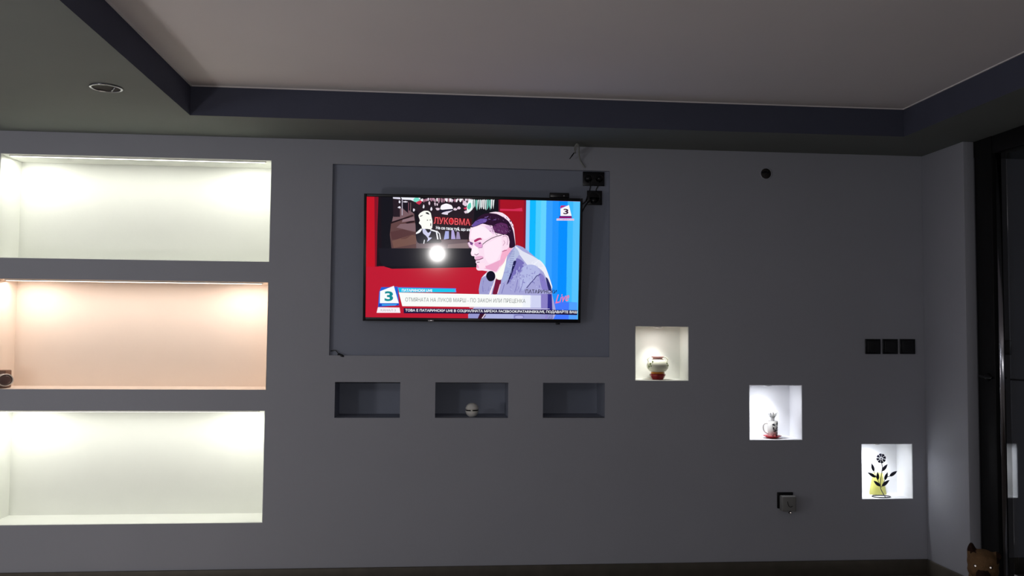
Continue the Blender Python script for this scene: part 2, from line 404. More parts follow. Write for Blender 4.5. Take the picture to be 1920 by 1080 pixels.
def text(body, xa, ya, xb, yb, rgb, layer, shear=0., bold=0., rot=0.):
    """lettering between left xa, top ya, right xb, bottom yb (pixels of the photograph) on the screen plane"""
    cu = bpy.data.curves.new('lettering', 'FONT'); cu.body = body; cu.size = 1; cu.shear = shear; cu.offset = bold; cu.resolution_u = 3
    o = bpy.data.objects.new('lettering', cu); COL.objects.link(o)
    bpy.context.view_layer.update()
    me = bpy.data.meshes.new_from_object(o.evaluated_get(bpy.context.evaluated_depsgraph_get()))
    bpy.data.objects.remove(o); bpy.data.curves.remove(cu)
    co = [v.co.copy() for v in me.vertices]
    mnx, mxx = min(c.x for c in co), max(c.x for c in co); mny, mxy = min(c.y for c in co), max(c.y for c in co)
    (a, _), (b_, _) = S(xa, (ya+yb)/2), S(xb, (ya+yb)/2)
    top, bot = S((xa+xb)/2, ya)[1], S((xa+xb)/2, yb)[1]
    mi = sc.mi(em(rgb)); vs = []
    for c_ in co:
        u = a+(c_.x-mnx)/(mxx-mnx)*(b_-a); v = bot+(c_.y-mny)/(mxy-mny)*(top-bot)
        v += (u-(a+b_)/2)*rot
        vs.append(sc.bm.verts.new((u, -LY*layer, v)))
    for p in me.polygons:
        try: f = sc.bm.faces.new([vs[i] for i in p.vertices])
        except ValueError: continue
        f.material_index = mi; f.normal_update()
        if f.normal.y > 0: f.normal_flip()
    bpy.data.meshes.remove(me)
# base: studio red
f = sc.poly([(u0, 0, v0), (u1, 0, v0), (u1, 0, v1), (u0, 0, v1)], em((190, 22, 48)))
draw([(687, 368), (709, 368), (709, 500), (687, 500)], (196, 16, 36), 1)
draw([(702, 368), (710, 368), (710, 500), (703, 500)], (130, 14, 36), 2)
# studio display, dark
draw(zg([(330, 140), (2200, 190), (2200, 1250), (300, 1240), (310, 700)]), (24, 12, 22), 3)
draw([(714, 368.5), (935, 375), (934, 470), (900, 501), (735, 504), (721, 500), (716, 490)], (16, 15, 24), 4)
# square floor of the filmed procession
draw(zc([(40, 640), (560, 420), (600, 900), (1250, 1000), (1830, 1000), (1750, 1400), (500, 1400), (60, 1300), (10, 900)]), (96, 66, 66), 5)
draw(zc([(90, 470), (240, 300), (420, 330), (545, 420), (560, 500), (60, 610)]), (120, 92, 98), 5)
draw(zc([(20, 620), (540, 455), (545, 480), (20, 660)]), (30, 14, 22), 6)
draw(zc([(360, 630), (480, 590), (570, 590), (560, 620), (400, 655)]), (40, 20, 26), 6)
draw(zc([(300, 560), (560, 500), (570, 580), (280, 620)]), (140, 112, 120), 6)
draw(zc([(250, 660), (585, 640), (600, 840), (160, 740)]), (128, 100, 106), 6)
draw(zc([(20, 840), (300, 780), (590, 860), (360, 1000), (60, 1010)]), (86, 54, 56), 6)
draw(zc([(60, 1040), (500, 900), (600, 930), (640, 1100), (100, 1200)]), (116, 82, 74), 6)
draw(zc([(600, 1040), (1750, 1000), (1790, 1400), (620, 1400)]), (110, 92, 98), 6)
draw(zc([(1320, 1120), (1780, 1080), (1800, 1240), (1300, 1240)]), (138, 118, 120), 7)
draw(zg([(330, 960), (1830, 960), (1830, 1240), (400, 1240), (350, 1150)]), (24, 22, 32), 8)
# dark crowd
draw(zc([(80, 100), (1930, 120), (1900, 560), (1830, 1010), (1160, 1010), (1160, 1000), (620, 1030), (600, 700), (560, 400), (500, 330), (240, 300), (240, 500), (90, 500)]), (36, 24, 34), 7)
draw(zc([(240, 140), (500, 180), (430, 420), (320, 330)]), (22, 16, 28), 8)
rr = random.Random(9)
def blob(cx, cy, rx, ry, rgb, layer, n=9, src=zc, j=.3):
    draw(src([(cx+rx*math.cos(2*PI*k/n)*(1+rr.uniform(-j, j)), cy+ry*math.sin(2*PI*k/n)*(1+rr.uniform(-j, j))) for k in range(n)]), rgb, layer)
draw(zc([(80, 40), (240, 50), (255, 105), (85, 90)]), (225, 222, 240), 9)
draw(zc([(280, 45), (660, 55), (700, 90), (600, 170), (480, 120), (300, 110)]), (238, 240, 250), 9)
draw(zc([(560, 80), (640, 60), (690, 130), (600, 170), (540, 140)]), (120, 220, 200), 10)
draw(zc([(600, 170), (690, 125), (735, 160), (680, 225), (620, 200)]), (205, 50, 80), 10)
for q in ((230, 160, 22, 36), (225, 285, 34, 22), (360, 160, 50, 18), (770, 275, 20, 44), (945, 325, 22, 40), (550, 345, 22, 36)):
    blob(*q, (230, 225, 238), 9)
line(zc([(290, 100), (290, 460)]), 1.6, (180, 172, 190), 9); line(zc([(435, 180), (430, 400)]), 1.2, (140, 90, 105), 9); line(zc([(480, 180), (478, 380)]), 1.2, (120, 95, 100), 9)
for k in range(34):
    x = 720+k*34+rr.uniform(-14, 14); blob(x, 100+rr.uniform(-10, 40), 16+rr.uniform(0, 12), 30+rr.uniform(0, 28), rr.choice([(225, 205, 222), (240, 226, 238), (190, 150, 170), (160, 110, 130), (250, 245, 250)]), 9)
for q in ((900, 190, 20, 40), (1030, 210, 18, 40), (1075, 225, 16, 34), (1560, 300, 40, 30), (1480, 330, 40, 30), (1700, 200, 44, 60), (1730, 390, 40, 30), (1090, 320, 46, 30)): blob(*q, (228, 205, 222), 10)
draw(zc([(1150, 330), (1170, 240), (1280, 200), (1400, 240), (1430, 330), (1280, 345)]), (250, 246, 252), 10)
draw(zc([(1120, 350), (1420, 320), (1430, 350), (1230, 400), (1140, 390)]), (24, 20, 44), 11)
draw(zc([(1170, 430), (1240, 385), (1430, 350), (1320, 420), (1310, 455)]), (225, 215, 235), 11)
draw(zc([(1830, 110), (1880, 210), (1870, 330), (1760, 420), (1740, 300), (1760, 180)]), (240, 250, 250), 10)
draw(zc([(1780, 210), (1830, 180), (1840, 280), (1790, 340), (1750, 290)]), (90, 205, 180), 11)
draw(zc([(1670, 300), (1730, 280), (1750, 310), (1700, 340)]), (210, 60, 95), 11)
for k in range(13):
    draw(zh([(8+k*30, 195+rr.uniform(0, 20)), (30+k*30, 200), (22+k*30+rr.uniform(-8, 8), 300+rr.uniform(0, 90)), (4+k*30, 270+rr.uniform(0, 100))]), rr.choice([(240, 250, 250), (215, 235, 235), (250, 250, 252), (120, 205, 190)]), 10)
draw(zh([(0, 200), (60, 200), (50, 340), (0, 380)]), (225, 248, 242), 9)
# pale printed portrait with a dark coat on the banner
draw(zc([(560, 400), (640, 380), (660, 640), (720, 720), (600, 860), (590, 700)]), (14, 10, 20), 9)
draw(zc([(600, 870), (740, 760), (930, 760), (1100, 840), (1160, 1010), (1150, 1080), (680, 1100), (610, 1020)]), (26, 24, 38), 10)
draw(zc([(655, 470), (700, 410), (780, 365), (870, 365), (930, 410), (950, 500), (970, 600), (965, 740), (930, 780), (850, 770), (740, 770), (720, 700), (665, 640), (690, 580)]), (252, 253, 246), 11)
draw(zc([(690, 480), (760, 455), (740, 480), (690, 500)]), (60, 56, 60), 12); draw(zc([(820, 400), (870, 400), (905, 450), (860, 440), (825, 425)]), (30, 28, 32), 12)
draw(zc([(840, 570), (870, 560), (870, 585), (850, 590)]), (120, 118, 110), 12); draw(zc([(900, 565), (940, 560), (935, 580), (905, 580)]), (130, 126, 110), 12)
draw(zc([(925, 640), (945, 650), (940, 710), (920, 700)]), (90, 88, 86), 12)
draw(zc([(600, 860), (700, 770), (740, 770), (690, 850), (610, 885)]), (245, 245, 248), 12)
draw(zc([(745, 780), (800, 770), (870, 860), (940, 820), (920, 890), (880, 960), (960, 970), (850, 1060), (870, 990), (820, 920), (760, 870)]), (205, 205, 235), 12)
line(zc([(930, 790), (1060, 830), (1090, 1000)]), 2.6, (240, 240, 246), 12); line(zc([(1070, 820), (1130, 880), (1150, 1000)]), 1.8, (240, 240, 246), 12)
line(zc([(790, 1020), (775, 1100)]), 1.6, (240, 240, 246), 12)
draw(zc([(1260, 820), (1340, 820), (1340, 990), (1225, 1010)]), (165, 170, 225), 11); draw(zc([(1400, 800), (1450, 800), (1490, 1000), (1390, 1000)]), (178, 165, 220), 11); draw(zc([(1520, 830), (1570, 840), (1600, 1000), (1500, 1000)]), (160, 145, 185), 11)
draw(zc([(1000, 490), (1850, 540), (1850, 700), (1000, 650)]), (70, 8, 20), 11)
text('ЛУКОВМА', 813.3, 408.6, 881.8, 421.4, (240, 92, 100), 13, bold=.012, rot=-.03)
draw(zc([(1350, 590), (1405, 540), (1465, 590), (1405, 650)]), (205, 20, 36), 12)
text('Не се гаси туй, що не', 817.5, 425.5, 882, 433.2, (245, 248, 255), 14, bold=.03, rot=-.04)
# right part of the red wall with a pale bar
draw(zh([(460, 195), (890, 205), (880, 1100), (455, 1100)]), (166, 16, 36), 5)
draw(zh([(455, 195), (480, 195), (470, 1100), (450, 1100)]), (110, 14, 36), 6)
draw(zh([(470, 345), (690, 350), (820, 330), (830, 385), (690, 380), (480, 375)]), (214, 46, 86), 6)
draw(zh([(850, 205), (895, 205), (890, 1100), (840, 1100)]), (140, 16, 44), 6)
# blue panels
def stripe(a, b_, rgb, layer=6):
    draw([(880+a/8.309, 375.2+(a-890)*.0034), (880+b_/8.309, 375.2+(b_-890)*.0034), (880+(b_-30)/8.309, 600), (880+(a-30)/8.309, 600)], rgb, layer)
for a, b_, c_ in ((886, 945, (138, 205, 255)), (940, 1040, (10, 184, 255)), (1035, 1120, (78, 206, 255)), (1110, 1205, (100, 212, 255)), (1200, 1300, (52, 158, 255)), (1290, 1400, (32, 148, 255)), (1395, 1535, (0, 142, 255)), (1530, 1620, (60, 186, 255)), (1610, 1732, (86, 196, 255))):
    stripe(a, b_, c_, 7)
draw([(1035, 565), (1082.5, 567), (1082, 599.4), (1035, 598)], (66, 120, 255), 8)
draw([(1067, 567), (1082.5, 567), (1082, 599.4), (1066, 599)], (80, 160, 255), 9)
# jacket
draw(zb([(560, 160), (1000, -280), (1180, -260), (1380, -100), (1560, 70), (1700, 420), (1720, 620), (1730, 1090), (180, 1090), (380, 720), (370, 520), (420, 300)]), (166, 166, 216), 14)
draw(za([(1040, 690), (1170, 790), (1350, 880), (1480, 960), (1560, 1080), (1300, 1080), (1150, 900), (1060, 780)]), (226, 228, 244), 15)
draw(zb([(1320, 20), (1480, -30), (1600, 110), (1720, 460), (1690, 500), (1560, 200), (1400, 70)]), (238, 240, 250), 15)
draw(zb([(1150, 130), (1290, 60), (1420, 80), (1500, 200), (1400, 300), (1290, 420), (1160, 560), (1120, 400)]), (180, 186, 230), 16)
draw(zb([(1480, 220), (1560, 260), (1650, 520), (1540, 520), (1500, 380)]), (134, 124, 200), 16)
draw(zb([(1600, 300), (1640, 320), (1700, 470), (1700, 540), (1650, 520)]), (40, 40, 100), 17)
draw(zb([(1060, -60), (1200, 20), (1160, 200), (1080, 190), (980, 330), (900, 420), (1010, 150)]), (120, 112, 186), 16)
draw(zb([(1010, 0), (1060, 0), (1000, 180), (930, 360), (880, 430), (960, 200)]), (28, 26, 80), 17)
draw(za([(1040, 730), (1120, 840), (1060, 930), (1010, 1080), (870, 1090), (910, 950)]), (182, 192, 226), 16)
draw(zb([(880, 0), (1010, 0), (980, 140), (900, 330), (800, 380), (850, 150)]), (168, 180, 222), 16)
line(zb([(1500, 240), (1430, 270), (1380, 340), (1330, 390), (1290, 440), (1250, 490)]), 1.5, (60, 60, 120), 17)
for q in ([(1190, 330), (1160, 460), (1120, 570)], [(1090, 330), (1060, 470), (1030, 570)], [(840, 420), (790, 590)], [(1060, 20), (1100, 170), (1060, 300)], [(460, 330), (440, 460), (450, 560)], [(560, 460), (540, 560)]):
    line(zb(q), 1.0, (112, 108, 178), 17)
for k in range(9):
    line(za([(930+rr.uniform(-10, 10), 800+k*34), (1030-k*4, 790+k*34+rr.uniform(-8, 8))]), .9, (126, 130, 186), 17)
for k in range(70):
    x = rr.uniform(420, 1550); y_ = rr.uniform(60, 570)
    if x > 640 and x < 800: continue
    if x < 640 and y_ < 330: continue
    blob(x, y_, 16, 10, rr.choice([(140, 138, 200), (184, 188, 234), (150, 150, 205)]), 17, n=5, src=zb)
# lower jacket strip
draw(zb([(200, 960), (1720, 975), (1730, 1060), (170, 1050)]), (150, 152, 208), 18)
draw(zb([(500, 965), (1010, 975), (1010, 1055), (480, 1050)]), (176, 180, 226), 19)
draw(zb([(390, 960), (540, 962), (440, 1055), (350, 1050)]), (60, 14, 40), 19); line(zb([(490, 965), (430, 1050)]), 1.8, (240, 225, 240), 20)
draw(zb([(1620, 600), (1710, 600), (1730, 1060), (1620, 1060)]), (52, 46, 140), 18)
draw(zb([(1510, 600), (1640, 600), (1630, 1060), (1520, 1060)]), (140, 130, 200), 18)
blob(1110, 1020, 95, 40, (120, 118, 180), 20, n=14, src=zb, j=.02); blob(1110, 1025, 80, 30, (176, 176, 226), 21, n=14, src=zb, j=.02)
# shirt, tie, microphone
draw(zb([(420, 310), (560, 165), (700, 150), (690, 300), (640, 430), (600, 600), (560, 600), (640, 400), (660, 300), (500, 260)]), (252, 238, 246), 18)
draw(zb([(420, 310), (400, 430), (380, 590), (620, 600), (660, 330), (500, 290)]), (158, 158, 208), 17)
draw(zb([(690, 300), (780, 340), (760, 460), (710, 600), (620, 600), (660, 440)]), (120, 22, 58), 18)
line(zb([(680, 300), (640, 430), (590, 570)]), 2.2, (250, 232, 240), 19); line(zb([(765, 420), (715, 590)]), 1.4, (245, 215, 235), 19)
draw(za([(1030, 700), (900, 860), (870, 1000), (850, 1090), (790, 1310), (700, 1310), (660, 1190), (800, 960), (930, 780)]), (252, 252, 240), 18)
draw(zb([(670, 200), (870, -20), (840, 160), (790, 330), (720, 330)]), (254, 254, 244), 19)
blob(590, 270, 84, 96, (14, 12, 32), 21, n=16, src=zb, j=.04)
# head
skin = (252, 224, 242)
draw(za([(230, 330), (200, 460), (190, 560), (200, 620), (165, 640), (185, 700), (240, 750), (222, 830), (240, 880), (290, 890), (290, 930), (320, 960), (310, 1000), (330, 1030), (325, 1120), (360, 1150), (440, 1150), (560, 1170), (700, 1190), (830, 1010), (880, 900), (1000, 720), (1040, 680), (1000, 300), (800, 170), (560, 150), (360, 220)]), skin, 20)
draw(zb([(330, 60), (340, 120), (460, 125), (600, 165), (690, 190), (770, 60), (840, -60), (640, 30), (480, 90)]), (238, 170, 205), 21)
draw(za([(800, 800), (960, 700), (1010, 710), (880, 900), (830, 1010), (740, 1080)]), (246, 176, 206), 21)
draw(za([(270, 300), (215, 340), (240, 360), (340, 330), (440, 290), (560, 320), (620, 330), (640, 440), (800, 490), (900, 540), (930, 640), (930, 730), (985, 735), (1040, 690), (1020, 500), (980, 360), (900, 220), (760, 120), (600, 95), (460, 110), (350, 180)]), (42, 14, 44), 22)
draw(za([(560, 90), (680, 70), (800, 90), (900, 160), (980, 270), (1020, 400), (1045, 690), (1025, 560), (1000, 420), (930, 260), (820, 170), (700, 110)]), (250, 226, 242), 23)
draw(za([(240, 330), (300, 250), (400, 200), (520, 200), (500, 260), (380, 300), (280, 345)]), (104, 78, 160), 23)
draw(za([(620, 360), (680, 300), (780, 270), (880, 300), (920, 400), (880, 480), (760, 470), (660, 430)]), (92, 42, 92), 23)
draw(za([(480, 330), (600, 330), (660, 440), (640, 480), (560, 420)]), (236, 200, 232), 23)
for k in range(26):
    x, y_ = 620+rr.uniform(0, 320), 300+rr.uniform(0, 190)
    line(za([(x, y_), (x+rr.uniform(6, 22), y_+rr.uniform(14, 34))]), .7, rr.choice([(30, 8, 34), (150, 110, 160), (60, 22, 60)]), 24)
for k in range(16):
    x, y_ = 290+rr.uniform(0, 400), 160+rr.uniform(0, 90)
    line(za([(x, y_), (x+rr.uniform(20, 50), y_-rr.uniform(-10, 24))]), .8, rr.choice([(30, 8, 34), (150, 120, 200), (60, 30, 90)]), 24)
draw(za([(800, 520), (850, 490), (910, 520), (935, 620), (920, 720), (870, 770), (820, 740), (800, 640)]), (252, 222, 240), 24)
line(za([(810, 530), (850, 510), (890, 530), (905, 600), (890, 680)]), .9, (170, 120, 160), 25); line(za([(830, 600), (850, 640), (815, 690)]), .9, (190, 140, 170), 25)
line(za([(790, 500), (700, 520), (600, 560), (500, 620), (440, 670)]), 1.2, (52, 40, 46), 25)
line(za([(165, 630), (210, 625), (265, 650)]), 1.3, (60, 30, 90), 25); line(za([(170, 640), (200, 730), (240, 745)]), .9, (200, 150, 190), 25)
draw(za([(200, 620), (260, 640), (255, 690), (210, 670)]), (128, 70, 140), 24)
draw(za([(280, 600), (340, 560), (400, 550), (430, 580), (380, 590), (300, 630)]), (170, 40, 100), 24)
draw(za([(300, 640), (400, 620), (430, 680), (420, 730), (340, 720), (290, 680)]), (228, 160, 210), 23)
draw(za([(360, 650), (400, 635), (410, 655), (375, 665)]), (70, 30, 80), 25)
line(za([(440, 670), (430, 730), (360, 735)]), .9, (150, 100, 150), 25)
line(za([(290, 850), (330, 865), (365, 840)]), 1.1, (130, 60, 110), 25); line(za([(305, 960), (380, 950), (450, 920)]), 1.4, (120, 50, 90), 25)
draw(za([(300, 900), (400, 880), (460, 900), (380, 945), (310, 955)]), (236, 180, 214), 24); line(za([(335, 1000), (380, 995)]), 1.2, (110, 50, 90), 25)
line(za([(800, 800), (880, 775)]), 1.3, (170, 90, 130), 25)
draw(za([(250, 380), (420, 330), (560, 420), (620, 500), (480, 580), (420, 540), (280, 570), (220, 560)]), (255, 238, 250), 21)
draw(za([(470, 700), (620, 600), (780, 540), (790, 760), (700, 960), (560, 1020), (480, 900)]), (255, 234, 248), 21)
draw(za([(240, 760), (280, 680), (350, 740), (370, 830), (300, 850), (250, 860)]), (255, 240, 250), 22)
draw(za([(350, 1030), (460, 1010), (500, 1100), (380, 1120)]), (255, 226, 242), 22)
for k in range(60):
    x, y_ = 560+rr.uniform(0, 430), 130+rr.uniform(0, 330)
    if y_ > 480-(x-560)*.1 or y_ < 110+abs(x-700)*.35: continue
    line(za([(x, y_), (x+rr.uniform(8, 26), y_+rr.uniform(10, 34))]), .8, rr.choice([(20, 4, 28), (96, 60, 104), (60, 26, 66), (140, 104, 150)]), 24)
for k in range(40):
    x = rr.uniform(900, 1620); y_ = rr.uniform(80, 560)
    line(zb([(x, y_), (x+rr.uniform(-14, 10), y_+rr.uniform(30, 60))]), .9, rr.choice([(130, 128, 192), (192, 196, 238), (118, 112, 184)]), 17)
# captions
draw(zd([(605, 35), (1590, 55), (1605, 118), (625, 118)]), (20, 196, 238), 26); draw(zd([(590, 28), (1600, 48), (1605, 60), (600, 40)]), (110, 90, 200), 27)
draw(zd([(1575, 60), (1595, 60), (1605, 118), (1580, 118)]), (110, 150, 240), 27)
text('ПАТАРИНСКИ LIVE', 753.5, 541.8, 810.5, 547, (250, 252, 255), 28, bold=.03)
draw([*zd([(620, 122)]), (980, 553.2), (980, 576.5), *zd([(680, 356)])], (250, 252, 250), 26)
draw([(978, 553.2), (996, 553.4), (996, 576.8), (978, 576.5)], (240, 244, 252), 26)
draw([(994, 553.4), (1014, 553.8), (1014, 577), (994, 576.8)], (208, 212, 244), 26)
text('ОТМЯНАТА НА ЛУКОВ МАРШ - ПО ЗАКОН ИЛИ ПРЕЦЕНКА', 760, 559, 985, 568, (120, 130, 128), 28)
text('ТОВА Е ПАТАРИНСКИ LIVE В СОЦИАЛНАТА МРЕЖА FACEBOOK/PATARINSKILIVE, ПОДАВАЙТЕ ВАШ', 760, 579.5, 1082, 586.6, (248, 250, 255), 29, bold=.02)
draw([(757, 577.6), (1010, 580.5), (1082.5, 581.5), (1082, 590.6), (1000, 588.8), (757, 587.2)], (26, 16, 62), 27)
line([(880, 576.8), (1030, 579)], .8, (230, 225, 245), 27)
# channel mark lower left
draw(zd([(320, 30), (440, 30), (600, 20), (625, 340), (265, 370), (285, 110)]), (30, 96, 214), 26)
draw(zd([(300, 100), (535, 8), (620, 305), (295, 305)]), (248, 252, 253), 27)
draw(zd([(275, 318), (620, 318), (615, 345), (270, 365)]), (24, 70, 190), 27); draw(zd([(330, 322), (600, 322), (560, 345), (330, 348)]), (64, 168, 244), 28)
text('3', 721.3, 546, 737.3, 564.5, (10, 140, 150), 28, bold=.03)
draw(zd([(262, 375), (632, 380), (648, 470), (240, 470)]), (250, 240, 246), 26)
text('КАНАЛ 3', 714, 579.5, 742, 583.5, (160, 160, 160), 28)
# channel mark upper right
draw([(1049.5, 391), (1051.5, 385.4), (1062, 385.6), (1066, 384)], (200, 40, 110), 26)
draw([(1050.6, 391.4), (1066.5, 384.6), (1071.3, 405), (1050.6, 405)], (252, 248, 252), 27)
text('3', 1056, 391.6, 1065.4, 401.8, (60, 32, 60), 28, bold=.03)
draw([(1049, 405.2), (1071.5, 405.8), (1072, 409.4), (1047.5, 409.4)], (150, 20, 110), 26); draw([(1049, 405), (1071.3, 405), (1071.3, 406.6), (1049, 406.6)], (60, 20, 120), 27)
draw([(1043.5, 409.6), (1076, 410), (1076, 413.8), (1043, 413.6)], (225, 215, 245), 27)
text('ПАТАРИНСКИ', 1044.5, 410.2, 1075, 413.2, (205, 90, 150), 28)
text('ПАТАРИНСКИ', 985.2, 543, 1043.6, 550.2, (26, 26, 48), 30, bold=.015)
text('Live', 1041, 550.5, 1067, 566.5, (250, 120, 160), 30, shear=.4, bold=.01, rot=.22)
# clip everything to the screen rectangle
for co, no in (((u0, 0, 0), (-1, 0, 0)), ((u1, 0, 0), (1, 0, 0)), ((0, 0, v0), (0, 0, -1)), ((0, 0, v1), (0, 0, 1))):
    bmesh.ops.bisect_plane(sc.bm, geom=sc.bm.verts[:]+sc.bm.edges[:]+sc.bm.faces[:], plane_co=co, plane_no=no, clear_outer=True)
sc.build('screen', tv, fix=False, label='lit screen picture')

# media box standing on the top edge of the television
e0, e1 = S(1031, 366), S(1067.5, 366); eb = S(1049, 373.2)[1]; et = S(1049, 361.5)[1]
vz = lambda u, w, v: Vector(tuple(tvc)) + Vector((u, w*math.cos(TA)-v*math.sin(TA), w*math.sin(TA)+v*math.cos(TA)))
mbx = empty('media_box', 'small black media box standing on the top right edge of the television', 'media box', tuple(vz((e0[0]+e1[0])/2, .012, V1))); mbx.rotation_euler = (TA, 0, 0)
w_ = (e1[0]-e0[0])/2; h_ = et-V1
m = MB(); m.box((-w_, -.014, 0), (w_, .014, h_), 'gloss', bev=.004, seg=3); m.build('housing', mbx)
m = MB(); m.lathe([(0, 0), (.0045, 0), (.0045, .002), (0, .0025)], 'chrome', mtx=Matrix.Translation((w_*.45, -.014, h_*.42)) @ Matrix.Rotation(PI/2, 4, 'X'), n=16); m.build('lens', mbx)

# ---------------------------------------------------------------- sockets, switches and cables
def plate_at(px0, py0, px1, py1, y): 
    a, b_ = P(px0, py0, y=y), P(px1, py1, y=y); return (a[0]+b_[0])/2, (a[2]+b_[2])/2, abs(b_[0]-a[0]), abs(b_[2]-a[2])
RY = .024
def socket(name, label, cx, cz, w, h, y, gangs, plug=None, group=None):
    e = empty(name, label, 'wall socket', (cx, y, cz), group=group)
    m = MB(); m.box((-w/2, -.010, -h/2), (w/2, 0, h/2), 'gloss', bev=.003, seg=3); m.build('plate', e)
    for k in range(gangs):
        ox = (k-(gangs-1)/2)*w/gangs
        m = MB(); r = min(w/gangs, h)*.36
        m.lathe([(r*1.08, .010), (r, .0125), (r*.9, .010), (r*.86, .004), (0, .004)], 'black', mtx=Matrix.Translation((ox, 0, 0)) @ Matrix.Rotation(PI/2, 4, 'X'), n=28)
        m.build('socket_well', e)
    return e
cx, cz, w, h = plate_at(1093, 321.5, 1133.5, 349, RY-.01)
sk2 = socket('double_socket', 'black double wall socket above the right corner of the television', cx, cz, w, h, RY, 2)
for ox, r in ((-w*.27, .016), (w*.24, .013)):
    m = MB(); m.lathe([(0, .034), (r*.7, .033), (r, .026), (r*1.05, .012), (r*1.1, .004), (0, .004)], 'gloss', mtx=Matrix.Translation((ox, 0, 0)) @ Matrix.Rotation(PI/2, 4, 'X'), n=24); m.build('plug', sk2)
cx1, cz1, w1, h1 = plate_at(1101, 357, 1129, 384.5, RY-.01)
sk1 = socket('single_socket', 'black single wall socket just below the double socket beside the television', cx1, cz1, w1, h1, RY, 1)
m = MB(); m.lathe([(0, .036), (.012, .035), (.016, .027), (.017, .012), (.018, .004), (0, .004)], 'gloss', mtx=Matrix.Translation((-.008, 0, -.018)) @ Matrix.Rotation(PI/2, 4, 'X'), n=24)
m.build('plug', sk1)
def wire(name, label, pts, r, m, cat='cable', group=None):
    b_ = MB(); b_.tube(smooth_path(pts), r, m, n=8); return b_.build(name, label=label, cat=cat, group=group)
pt = lambda px, py, y: tuple(P(px, py, y=y))
wire('power_cable', 'short black cable at left between the two sockets', [pt(1105, 340, .012), pt(1107, 349, .018), pt(1106.5, 353, .022), pt(1105, 360, .022)], .0032, 'gloss', group=None)
wire('power_cable', 'short black cable at right between the two sockets', [pt(1122, 340, .015), pt(1121, 349, .018), pt(1118, 355, .022), pt(1118, 360, .022)], .0032, 'gloss')
wire('power_cable', 'black cable running from behind the television up to the single socket, lower one', [pt(1084, 408, .03), pt(1092, 396, .02), pt(1098, 385, .012), pt(1106, 376, .012)], .004, 'gloss')
wire('power_cable', 'black cable from the television up along the left of the single socket, upper one', [pt(1086, 388, .03), pt(1092, 383, .022), pt(1099, 376, .016), pt(1103, 362, .020)], .004, 'gloss')
# loose cable hanging out of the soffit corner
lc = empty('hanging_cable', 'loose pale cable end hanging from the soffit edge above the sockets', 'cable', pt(1081, 276, -.03))
def lpart(mb, name, label=None):
    o = mb.build(name, None, label=label); o.data.transform(Matrix.Translation(-lc.location)); o.parent = lc; return o
b_ = MB(); b_.tube(smooth_path([pt(1079, 287, -.03), pt(1077.5, 279, -.07), pt(1080, 271.5, -.11), pt(1083.5, 270.5, -.115), pt(1085.5, 276, -.09), pt(1085.5, 287, -.05), pt(1088, 300, -.012), pt(1092, 308, -.008), pt(1097, 314, -.003)]), .0042, 'cable'); lpart(b_, 'sheath')
b_ = MB(); b_.tube(smooth_path([pt(1083, 272, -.11), pt(1080, 280, -.08), pt(1077, 286, -.05)]), .0032, 'cable')
b_.tube([pt(1077, 286, -.05), pt(1072.5, 292, -.05), pt(1068, 298, -.05)], [.003, .0036, .0022], 'gloss'); lpart(b_, 'bare_end', 'black wire end')
# black connector on the lower left ledge of the recess
cn = empty('connector', 'black cable connector lying in the lower left corner of the television recess', 'cable connector', pt(636, 666, .012))
b_ = MB()
b_.tube(smooth_path([pt(618.5, 658.8, .03), pt(623, 657.5, .02), pt(629, 657, .015), pt(633, 661, .012), pt(635, 664, .010)]), .0026, 'gloss'); o = b_.build('cord', None); o.data.transform(Matrix.Translation(-cn.location)); o.parent = cn
b_ = MB(); b_.tube([pt(633.5, 664, .010), pt(635.5, 665, .010), pt(641, 667, .004), pt(645, 668.3, 0)], [.006, .009, .0075, .004], 'gloss', n=12); o = b_.build('plug_body', None); o.data.transform(Matrix.Translation(-cn.location)); o.parent = cn

# three black light switches
sw0 = None
for i, ((a, b_), lab) in enumerate(zip(((1622, 1651), (1655, 1683), (1687.5, 1715.5)), ('leftmost', 'middle', 'rightmost'))):
    cx, cz, w, h = plate_at(a, 635.5, b_, 664, -.005)
    if sw0 is None:
        e = empty('light_switch', '', 'light switch', (cx, 0, cz))
        m = MB(); m.box((-w/2, -.009, -h/2), (w/2, 0, h/2), 'gloss', bev=.003, seg=3); pl = m.build('plate', e)
        m = MB(); m.box((-w*.37, -.013, -h*.37), (w*.37, -.008, h*.37), 'black', bev=.002); rk = m.build('rocker', e); sw0 = (e, pl, rk)
    else:
        e = sw0[0].copy(); COL.objects.link(e); e.location = (cx, 0, cz)
        for q in sw0[1:]: k = q.copy(); COL.objects.link(k); k.parent = e
    e['label'] = f'{lab} of three black square light switches on the grey wall by the pier'; e['group'] = 'black light switches'

# low outlet with a grey charger plugged in
cx, cz, w, h = plate_at(1457, 923, 1487, 953, -.005)
ol = socket('wall_outlet', 'black wall outlet low on the wall beneath the lit niches', cx, cz, w, h, 0, 1)
cx, cz, w, h = plate_at(1464.5, 929.5, 1491, 958, -.04)
ch = empty('plug_in_charger', 'grey plug-in adapter covering the lower right of the low black outlet', 'charger', (cx, -.0135, cz))
m = MB(); m.box((-w/2, -.045, -h/2), (w/2, 0, h/2), 'greyplastic', bev=.006, seg=3); m.build('housing', ch)
m = MB(); m.tube(smooth_path([(-.012, -.0465, .014), (-.006, -.048, -.010), (.006, -.048, -.016), (.016, -.0465, -.012)]), .0016, 'black', n=8); m.build('seam', ch)
a = P(1480.3, 960.3, y=-.05)
